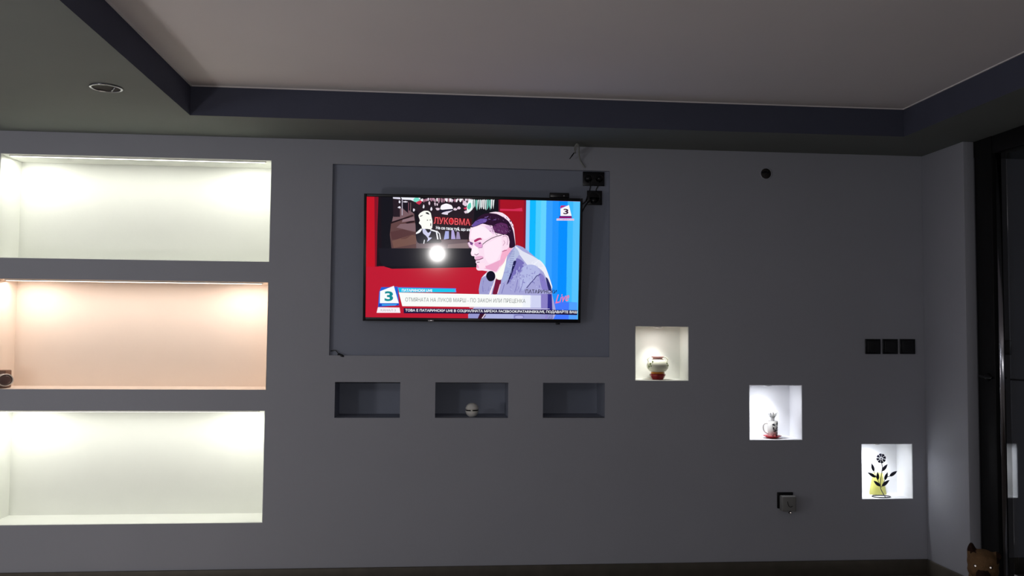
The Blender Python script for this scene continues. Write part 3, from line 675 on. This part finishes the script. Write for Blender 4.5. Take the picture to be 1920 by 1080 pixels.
# metal pin with a camera-facing disc added to glint in the torch light
m = MB(); m.tube([(a[0]-cx, -.040, a[2]-cz+.010), (a[0]-cx, -.043, a[2]-cz)], .0035, 'gloss'); m.ell((a[0]-cx, -.046, a[2]-cz), (.010, .004, .006), 'gloss'); m.lathe([(.0058, 0), (.003, .0005), (0, .0007)], 'tapetum', n=20, mtx=Matrix.Translation((a[0]-cx, -.052, a[2]-cz)) @ Vector(tuple(CAM-a)).to_track_quat('Z', 'Y').to_matrix().to_4x4()); m.build('metal_tip', ch, label='shiny metal tip')

# open round junction box
cx, cz, w, h = plate_at(1425, 314, 1447.5, 337, 0)
jb = empty('junction_box', 'open round junction box with dark wires, high on the wall near the soffit', 'junction box', (cx, 0, cz))
m = MB(); m.lathe([(w/2*.84, .0015), (w/2*.9, .003), (w/2, .0025), (w/2*1.02, 0)], 'wall', mtx=Matrix.Rotation(PI/2, 4, 'X'), n=36, cap=False); m.build('rim', jb)
m = MB(); m.lathe([(0, -.0005), (w/2*.92, -.0005), (w/2*.92, .0012), (0, .0014)], 'darkhole', mtx=Matrix.Rotation(PI/2, 4, 'X'), n=36); m.build('box_interior', jb)
m = MB(); m.tube(smooth_path([(-w*.40, -.004, h*.06), (-w*.1, -.010, h*.12), (w*.12, -.008, h*.04), (w*.2, -.004, h*.16)]), .004, 'gloss', n=8)
m.tube(smooth_path([(-w*.15, -.005, -h*.12), (0, -.010, h*.03), (w*.05, -.008, -h*.08)]), .0035, 'black', n=8); m.build('wires', jb)

# ---------------------------------------------------------------- lamps in the niches
def strip(label, r, col, pw, mt, g):
    e = empty('led_strip', label, 'led strip', ((r[0]+r[1])/2, .03, r[3]), group=g)
    L = (r[1]-r[0])/2-.03
    m = MB(); m.box((-L, -.008, -.006), (L, .008, 0), 'whiteplastic', bev=.001); m.build('channel', e)
    m = MB(); m.box((-L+.01, -.005, -.0075), (L-.01, .005, -.006), mt); m.build('diffuser', e)
    light('strip_light', 'AREA', ((r[0]+r[1])/2, .035, r[3]-.010), pw*.72, col, 2*L-.02, .012, rot=(math.radians(4), 0, 0))
    for fx in (.085, .90):
        x = r[0]+(r[1]-r[0])*fx
        light('spot_light', 'AREA', (x, .085, r[3]-.012), pw*.14, col, .22, .05, rot=(math.radians(8), 0, 0))
strip('warm white led strip under the top of the upper large niche', nA, (1, 1, .93), 4.6, 'lamp_warm', 'led strips in the large niches')
strip('warm peach led strip under the top of the middle large niche', nB, (1, .91, .85), 4.6, 'lamp_warm', 'led strips in the large niches')
strip('warm white led strip under the top of the lowest large niche', nC, (1, 1, .93), 4.3, 'lamp_warm', 'led strips in the large niches')
def puck(label, r, col, pw, fx, mt, ang=100, y=.085):
    x = r[0]+(r[1]-r[0])*fx
    e = empty('spotlight', label, 'spotlight', (x, y, r[3]), group='little spotlights in the square niches')
    m = MB(); m.lathe([(.020, 0), (.026, -.001), (.026, -.004), (.020, -.006), (.017, -.004)], 'chrome', n=28); m.build('ring', e)
    m = MB(); m.lathe([(.017, -.003), (0, -.003)], mt, n=24); m.build('lamp', e)
    light('niche_spot', 'SPOT', (x, y, r[3]-.012), pw, col, .016, rot=(math.radians(22), 0, 0), spot=math.radians(ang), blend=.9)
    light('niche_glow', 'AREA', (x, y, r[3]-.012), pw*.11, col, .03)
puck('small spotlight in the top of the highest square niche', q1, (1, .99, .96), 3.0, .45, 'lamp_warm', 70, .035)
puck('small spotlight in the top of the middle square niche', q2, (.95, .96, 1), 3.9, .38, 'lamp_cool', 95, .035)
puck('small spotlight in the top of the lowest square niche', q3, (.95, .97, 1), 4.2, .36, 'lamp_cool', 110, .045)

# ---------------------------------------------------------------- things in the niches
# jar ornament
y = .075; px = P(1233, 700, y=y)[0]; z0 = q1[2]; pm = 1/ (FPX/ (4.8+y)) # metres per pixel
e = empty('jar_ornament', 'round cream painted jar with a dark red base in the highest square niche', 'ornament', (px, y, z0))
m = MB(); m.lathe([(0, 0), (.030, 0), (.033, .004), (.040, .018), (.046, .030), (.043, .036), (.034, .038), (0, .038)], 'darkred', n=40, flute=7, fl=.03); m.build('base', e, label='dark red glazed base')
m = MB(); m.lathe([(.030, .036), (.040, .040), (.038, .046), (.028, .049), (0, .049)], 'orange', n=40, flute=5, fl=.05); m.build('band', e, label='orange band')
m = MB(); m.lathe([(.028, .046), (.046, .053), (.060, .072), (.063, .090), (.058, .108), (.046, .122), (.032, .130), (.028, .132), (0, .132)], 'cream', n=40); bd = m.build('body', e, label='cream body with green sprigs')
m = MB(); m.lathe([(.028, .130), (.027, .136), (.034, .143), (.037, .147), (.033, .147), (.026, .138), (0, .136)], 'pink', n=36); m.build('neck', e, label='pink neck and rim')
for a0, zz, s_ in ((-2.55, .10, 1), (-2.7, .085, 1), (-2.35, .115, .8), (-2.85, .075, .7), (-.75, .105, .8), (-.6, .092, .7), (-2.45, .088, .7)):
    rr_ = .0635-abs(zz-.09)*.32
    m = MB(); m.ell((rr_*math.cos(a0), rr_*math.sin(a0), zz), (.005*s_, .003, .008*s_), 'green', 12, 8); m.build('sprig', bd)
for sgn in (-1, 1):
    m = MB(); m.tube(smooth_path([(sgn*.050, 0, .110), (sgn*.058, 0, .128), (sgn*.046, 0, .142), (sgn*.033, 0, .143)]), .0035, 'cream', n=8); m.build('handle', e)

for o in e.children_recursive: o.data.transform(Matrix.Diagonal((1, 1, .9, 1)))
# tealight cup on a red saucer
y = .06; px = P(1448, 815, y=y)[0]; z0 = q2[2]
e = empty('saucer', 'dark red saucer under the patterned cup in the middle square niche', 'saucer', (px, y, z0))
m = MB(); m.lathe([(0, 0), (.026, 0), (.030, .003), (.046, .010), (.053, .015), (.051, .016), (.030, .007), (0, .006)], 'red', n=44); m.build('dish', e)
e = empty('patterned_cup', 'white cup with dark leafy pattern standing on the red saucer', 'cup', (px+.002, y, z0+.0065))
m = MB(); m.lathe([(0, 0), (.023, 0), (.027, .004), (.029, .030), (.030, .090), (.028, .092), (.026, .088), (.025, .010), (0, .008)], 'whiteplastic', n=40); cb = m.build('body', e)
m = MB(); r3 = random.Random(3)
for k in range(58):
    a0 = r3.uniform(-1.95, -.6); zz = r3.uniform(.008, .085); rr_ = .0275+zz*.03
    c_ = Vector((rr_*math.cos(a0), rr_*math.sin(a0), zz))
    m.ell((0, 0, 0), (.0014+r3.uniform(0, .0020), .0010, .0026+r3.uniform(0, .0040)), 'iron', 8, 6, mtx=Matrix.Translation(c_) @ Matrix.Rotation(a0+PI/2, 4, 'Z') @ Matrix.Rotation(r3.uniform(-1, 1), 4, 'Y'))
m.build('leaf_pattern', cb, label='dark leafy pattern')
m = MB(); m.tube(smooth_path([(-.028, 0, .080), (-.050, 0, .076), (-.056, 0, .055), (-.048, 0, .032), (-.029, 0, .022)]), .0048, 'whiteplastic', n=10); m.build('handle', e)
# white bloom above the cup
e2 = empty('white_candle_flower', 'white flower shaped candle rising out of the patterned cup', 'candle', (px+.002, y, z0+.085))
m = MB(); m.tube([(0, 0, -.06), (0, 0, .05)], .012, 'paper', n=16); m.build('stalk', e2)
for k in range(9):
    a0 = 2*PI*k/9; m = MB()
    m.ell((0, 0, 0), (.013, .006, .024), 'paper', 14, 10, mtx=Matrix.Translation((.018*math.cos(a0), .018*math.sin(a0), .052+.006*(k % 2))) @ Matrix.Rotation(a0, 4, 'Z') @ Matrix.Rotation(.5, 4, 'Y') @ Matrix.Rotation(PI/2, 4, 'Z'))
    m.build('petal', e2)

# wrought iron flower and the yellow vase behind it
y = .045; fb = P(1652, 927, y=y)
e = empty('iron_flower_holder', 'black wrought iron flower with leaves on a ring foot in the lowest square niche', 'ornament', (fb[0], y, q3[2]))
zw = lambda X, Y, yy=y: np.array(P(1600+X/7.714, 810+Y/7.714, y=yy)) - np.array([fb[0], y, q3[2]])
m = MB(); R_ = []
for k in range(49):
    a0 = 2*PI*k/48; R_.append((.053*math.cos(a0)+.001, .036*math.sin(a0), .003))
m.tube(R_, .0028, 'iron', n=8); m.build('ring_foot', e)
m = MB()
st = [tuple(zw(420, 895)), tuple(zw(400, 830)), tuple(zw(392, 740)), tuple(zw(402, 640)), tuple(zw(415, 560)), tuple(zw(420, 500)), tuple(zw(405, 440)), tuple(zw(402, 390))]
st[0] = (st[0][0], -.034, .004)
m.tube(smooth_path(st), .0022, 'iron', n=8); m.build('stem', e)
def branch(pts):
    b_ = MB(); b_.tube(smooth_path([tuple(zw(*p)) for p in pts]), .0016, 'iron', n=8); b_.build('branch', e)
branch([(400, 830), (375, 740), (340, 670), (305, 590), (298, 570)])
branch([(405, 800), (440, 730), (475, 660), (530, 640)])
branch([(400, 790), (385, 780), (380, 780)])
def leaf(a, b_, wd):
    A, B = Vector(zw(*a)), Vector(zw(*b_)); d = B-A; L = d.length; d.normalize(); n = Vector((-d.z, 0, d.x))
    mb = MB(); N = 10; top = []; bot = []
    for k in range(N+1):
        t_ = k/N; w = wd*math.sin(PI*t_**.8)**.8 if 0 < t_ < 1 else .0003
        c_ = A+d*L*t_; top.append((c_+n*w, c_-n*w))
    for s in (-1, 1):
        for k in range(N):
            o = Vector((0, s*.0012, 0)); ridge = Vector((0, s*.0018, 0))
            c0, c1 = (top[k][0]+top[k][1])/2+ridge+o, (top[k+1][0]+top[k+1][1])/2+ridge+o
            mb.poly([top[k][0]+o, top[k+1][0]+o, c1, c0], 'iron'); mb.poly([c0, c1, top[k+1][1]+o, top[k][1]+o], 'iron')
    for k in range(N):
        for j in (0, 1):
            o = Vector((0, .0012, 0)); mb.poly([top[k][j]-o, top[k+1][j]-o, top[k+1][j]+o, top[k][j]+o], 'iron')
    bmesh.ops.remove_doubles(mb.bm, verts=mb.bm.verts[:], dist=1e-5)
    mb.build('leaf', e)
for a, b_, wd in (((298, 570), (265, 455), .0085), ((415, 565), (492, 468), .009), ((325, 655), (210, 585), .009), ((355, 690), (352, 580), .0085), ((455, 695), (495, 585), .0085), ((525, 640), (632, 565), .0095), ((388, 785), (295, 705), .009), ((412, 785), (520, 695), .0095)):
    leaf(a, b_, wd)
# petals: eight flat wedges
fc = Vector(zw(402, 382))
for k in range(8):
    a0 = PI/8*0+k*PI/4+.2
    u = Vector((math.cos(a0), 0, math.sin(a0))); n = Vector((-u.z, 0, u.x)); mb = MB()
    prof = [(.0075, .0012), (.018, .0062), (.0255, .0085), (.028, .0045), (.0285, 0)]
    outl = [fc+u*r+n*w for r, w in prof]+[fc+u*r-n*w for r, w in reversed(prof[:-1])]
    o = Vector((0, .0014, 0))
    mb.poly([p-o for p in outl], 'iron'); mb.poly([p+o for p in reversed(outl)], 'iron')
    for i in range(len(outl)): mb.poly([outl[i]-o, outl[(i+1) % len(outl)]-o, outl[(i+1) % len(outl)]+o, outl[i]+o], 'iron')
    mb.build('petal', e)
m = MB(); m.ell(fc, (.005, .003, .005), 'iron', 14, 10); m.build('flower_centre', e)
y2 = .126; vx = P(1646, 925, y=y2)[0]
v_ = empty('yellow_vase', 'pale yellow conical frosted vase behind the black iron flower', 'vase', (vx, y2, q3[2]))
m = MB(); m.lathe([(0, 0), (.050, 0), (.052, .004), (.044, .050), (.034, .098), (.031, .124), (.029, .124), (.030, .098), (.040, .050), (.047, .006), (0, .005)], 'yellow', n=40, sy=.5); m.build('body', v_)
m = MB(); m.lathe([(0, .088), (.028, .088), (.027, .118), (0, .119)], 'yellowdeep', n=32, sy=.5); m.build('wax', v_, label='lime green wax')

# white ball camera in the small middle niche
y = .045; bp_ = P(885, 770, y=y)
e = empty('white_ball_figure', 'small off-white ball with a black band in the unlit niche under the television', 'ornament', (bp_[0], y, s2[2]))
m = MB(); m.lathe([(0, 0), (.014, .0), (.026, .008), (.034, .020), (.0375, .032), (.0365, .034), (0, .034)], 'whiteplastic', n=40); m.build('lower_shell', e)
m = MB(); m.lathe([(0, .034), (.034, .034), (.034, .041), (0, .041)], 'gloss', n=40); m.build('band', e, label='black band')
m = MB(); m.lathe([(0, .041), (.0365, .041), (.036, .052), (.030, .064), (.020, .073), (.010, .0765), (0, .077)], 'whiteplastic', n=40); m.build('upper_shell', e)
m = MB(); m.lathe([(0, 0), (.0055, 0), (.005, .003), (0, .004)], 'whiteplastic', mtx=Matrix.Translation((-.003, -.0335, .0375)) @ Matrix.Rotation(PI/2, 4, 'X'), n=16); m.build('nose', e)

# camera with cream barrel in the middle large niche
y = .06; gx = P(3, 706, y=y)[0]; z0 = nB[2]
e = empty('small_camera', 'brown box camera with cream lens barrel at the left end of the peach niche', 'camera', (gx, y, z0))
m = MB(); m.box((-.085, -.035, 0), (.036, .035, .095), 'brownbox', bev=.006, seg=3)
m.build('body', e)
m = MB()
RX = Matrix.Translation((.006, -.012, .044)) @ Matrix.Rotation(math.radians(46), 4, 'Z') @ Matrix.Rotation(PI/2, 4, 'X')
m.lathe([(.030, -.02), (.032, .02), (.034, .050), (.0325, .056), (.029, .057), (.028, .050)], 'lenscream', n=36, mtx=RX, sx=1.22); m.build('lens_barrel', e, label='cream lens barrel')
m = MB(); m.lathe([(.0285, .052), (.020, .055), (0, .056)], 'lensdark', n=36, mtx=RX, sx=1.22); m.build('lens', e)

# ---------------------------------------------------------------- dog
def remeshed(mb, name, parent, vox, matname, it=6, paint=None):
    me = bpy.data.meshes.new('t'); mb.bm.to_mesh(me); mb.bm.free()
    o = bpy.data.objects.new('t', me); COL.objects.link(o)
    r = o.modifiers.new('r', 'REMESH'); r.mode = 'VOXEL'; r.voxel_size = vox
    s_ = o.modifiers.new('s', 'SMOOTH'); s_.iterations = it; s_.factor = .5
    bpy.context.view_layer.update()
    me2 = bpy.data.meshes.new_from_object(o.evaluated_get(bpy.context.evaluated_depsgraph_get()))
    bpy.data.objects.remove(o); me2.materials.clear()
    for q in matname: me2.materials.append(M[q])
    for p in me2.polygons:
        p.use_smooth = True; p.material_index = paint(p.center) if paint else 0
    o = bpy.data.objects.new(name, me2); COL.objects.link(o); o.parent = parent; return o
eye = (P(1830, 1060, y=-1.50)+P(1856.3, 1064.5, y=-1.50))/2
dz = eye[2]
hd = math.atan2(eye[0]-CAM[0], eye[1]-CAM[1])   # heading that faces the camera
dog = empty('dog', 'reddish brown dog with upright ear looking up beside the glass door', 'dog', (eye[0], eye[1], 0), -hd)
K = dz/.47
b_ = MB()
def e_(c_, r, m='fur'): b_.ell(Vector(c_)*K, Vector(r)*K, m, 20, 14)
def lim(pts, rs, m='fur'): b_.tube([Vector(p)*K for p in smooth_path(pts, 4)], [v*K for v in np.interp(np.linspace(0, len(rs)-1, 4*(len(rs)-1)+1), range(len(rs)), rs)], m, n=14)
OY = .055   # eyes at y=0 in front of the skull
e_((0, OY, .476), (.060, .070, .052)); e_((0, OY-.02, .452), (.055, .055, .040))
e_((.034, OY-.012, .446), (.025, .035, .028)); e_((-.034, OY-.012, .446), (.025, .035, .028))
lim([(0, OY-.03, .448), (0, OY-.085, .432), (0, OY-.125, .424)], [.036, .026, .019])
e_((0, OY-.08, .415), (.018, .045, .012))
for s_ in (-1, 1):
    if s_ < 0: lim([(-.034, OY+.012, .494), (-.041, OY+.014, .522), (-.042, OY+.014, .549)], [.026, .018, .004])
    else: lim([(.040, OY+.012, .490), (.052, OY+.012, .508), (.064, OY+.0, .494)], [.022, .016, .007])
    lim([(s_*.052, .14, .20), (s_*.052, .125, .10), (s_*.052, .12, .03)], [.034, .022, .018]); e_((s_*.052, .10, .016), (.022, .036, .017))
    e_((s_*.085, .29, .10), (.045, .085, .085)); lim([(s_*.095, .25, .05), (s_*.10, .30, .022)], [.03, .02]); e_((s_*.10, .20, .016), (.022, .05, .017))
lim([(0, OY+.02, .45), (0, .12, .37), (0, .15, .29)], [.050, .058, .075])
e_((0, .165, .25), (.078, .085, .10)); lim([(0, .16, .26), (0, .24, .20), (0, .33, .13)], [.08, .088, .09]); e_((0, .33, .11), (.095, .09, .10))
lim([(0, .40, .06), (0, .50, .03), (.06, .58, .025)], [.022, .016, .008])
def paint(c_):
    c_ = Vector(c_)/K
    if (c_.z > .516 and c_.x < -.025) or (c_.x > .05 and c_.z > .48): return 1
    if c_.y < OY-.075 and c_.z < .46: return 1
    if c_.z < .03: return 1
    return 0
body = remeshed(b_, 'body', dog, .0042*K, ['fur', 'furdark'], 4, paint)
for s_ in (-1, 1):
    b_ = MB(); ex, ey, ez = s_*.0275, -.002, .47
    b_.ell(Vector((ex-s_*.0025, ey+.0012, ez))*K, Vector((.0098, .0085, .0085))*K, 'gloss', 20, 14); eo = b_.build('eye', dog)
    b_ = MB(); cam_l = (Vector((0, -1, .30))).normalized()
    q = cam_l.to_track_quat('Z', 'Y').to_matrix().to_4x4()
    b_.lathe([(.0048, 0), (.003, .0004), (0, .0006)], 'tapetum', n=20, mtx=Matrix.Translation(Vector((ex, ey-.0085, ez+.0015))*K) @ q); b_.build('pupil', eo, label='shining pupil')
b_ = MB(); b_.ell(Vector((0, OY-.142, .430))*K, Vector((.013, .009, .009))*K, 'nose', 18, 12); b_.build('nose', dog)
for s_ in (-1,):
    b_ = MB(); b_.tube([Vector(p)*K for p in ((s_*.037, OY-.008, .506), (s_*.040, OY-.002, .524), (s_*.041, OY+.002, .539))], [.010*K, .007*K, .002*K], 'furdark', n=10); b_.build('inner_ear', dog)
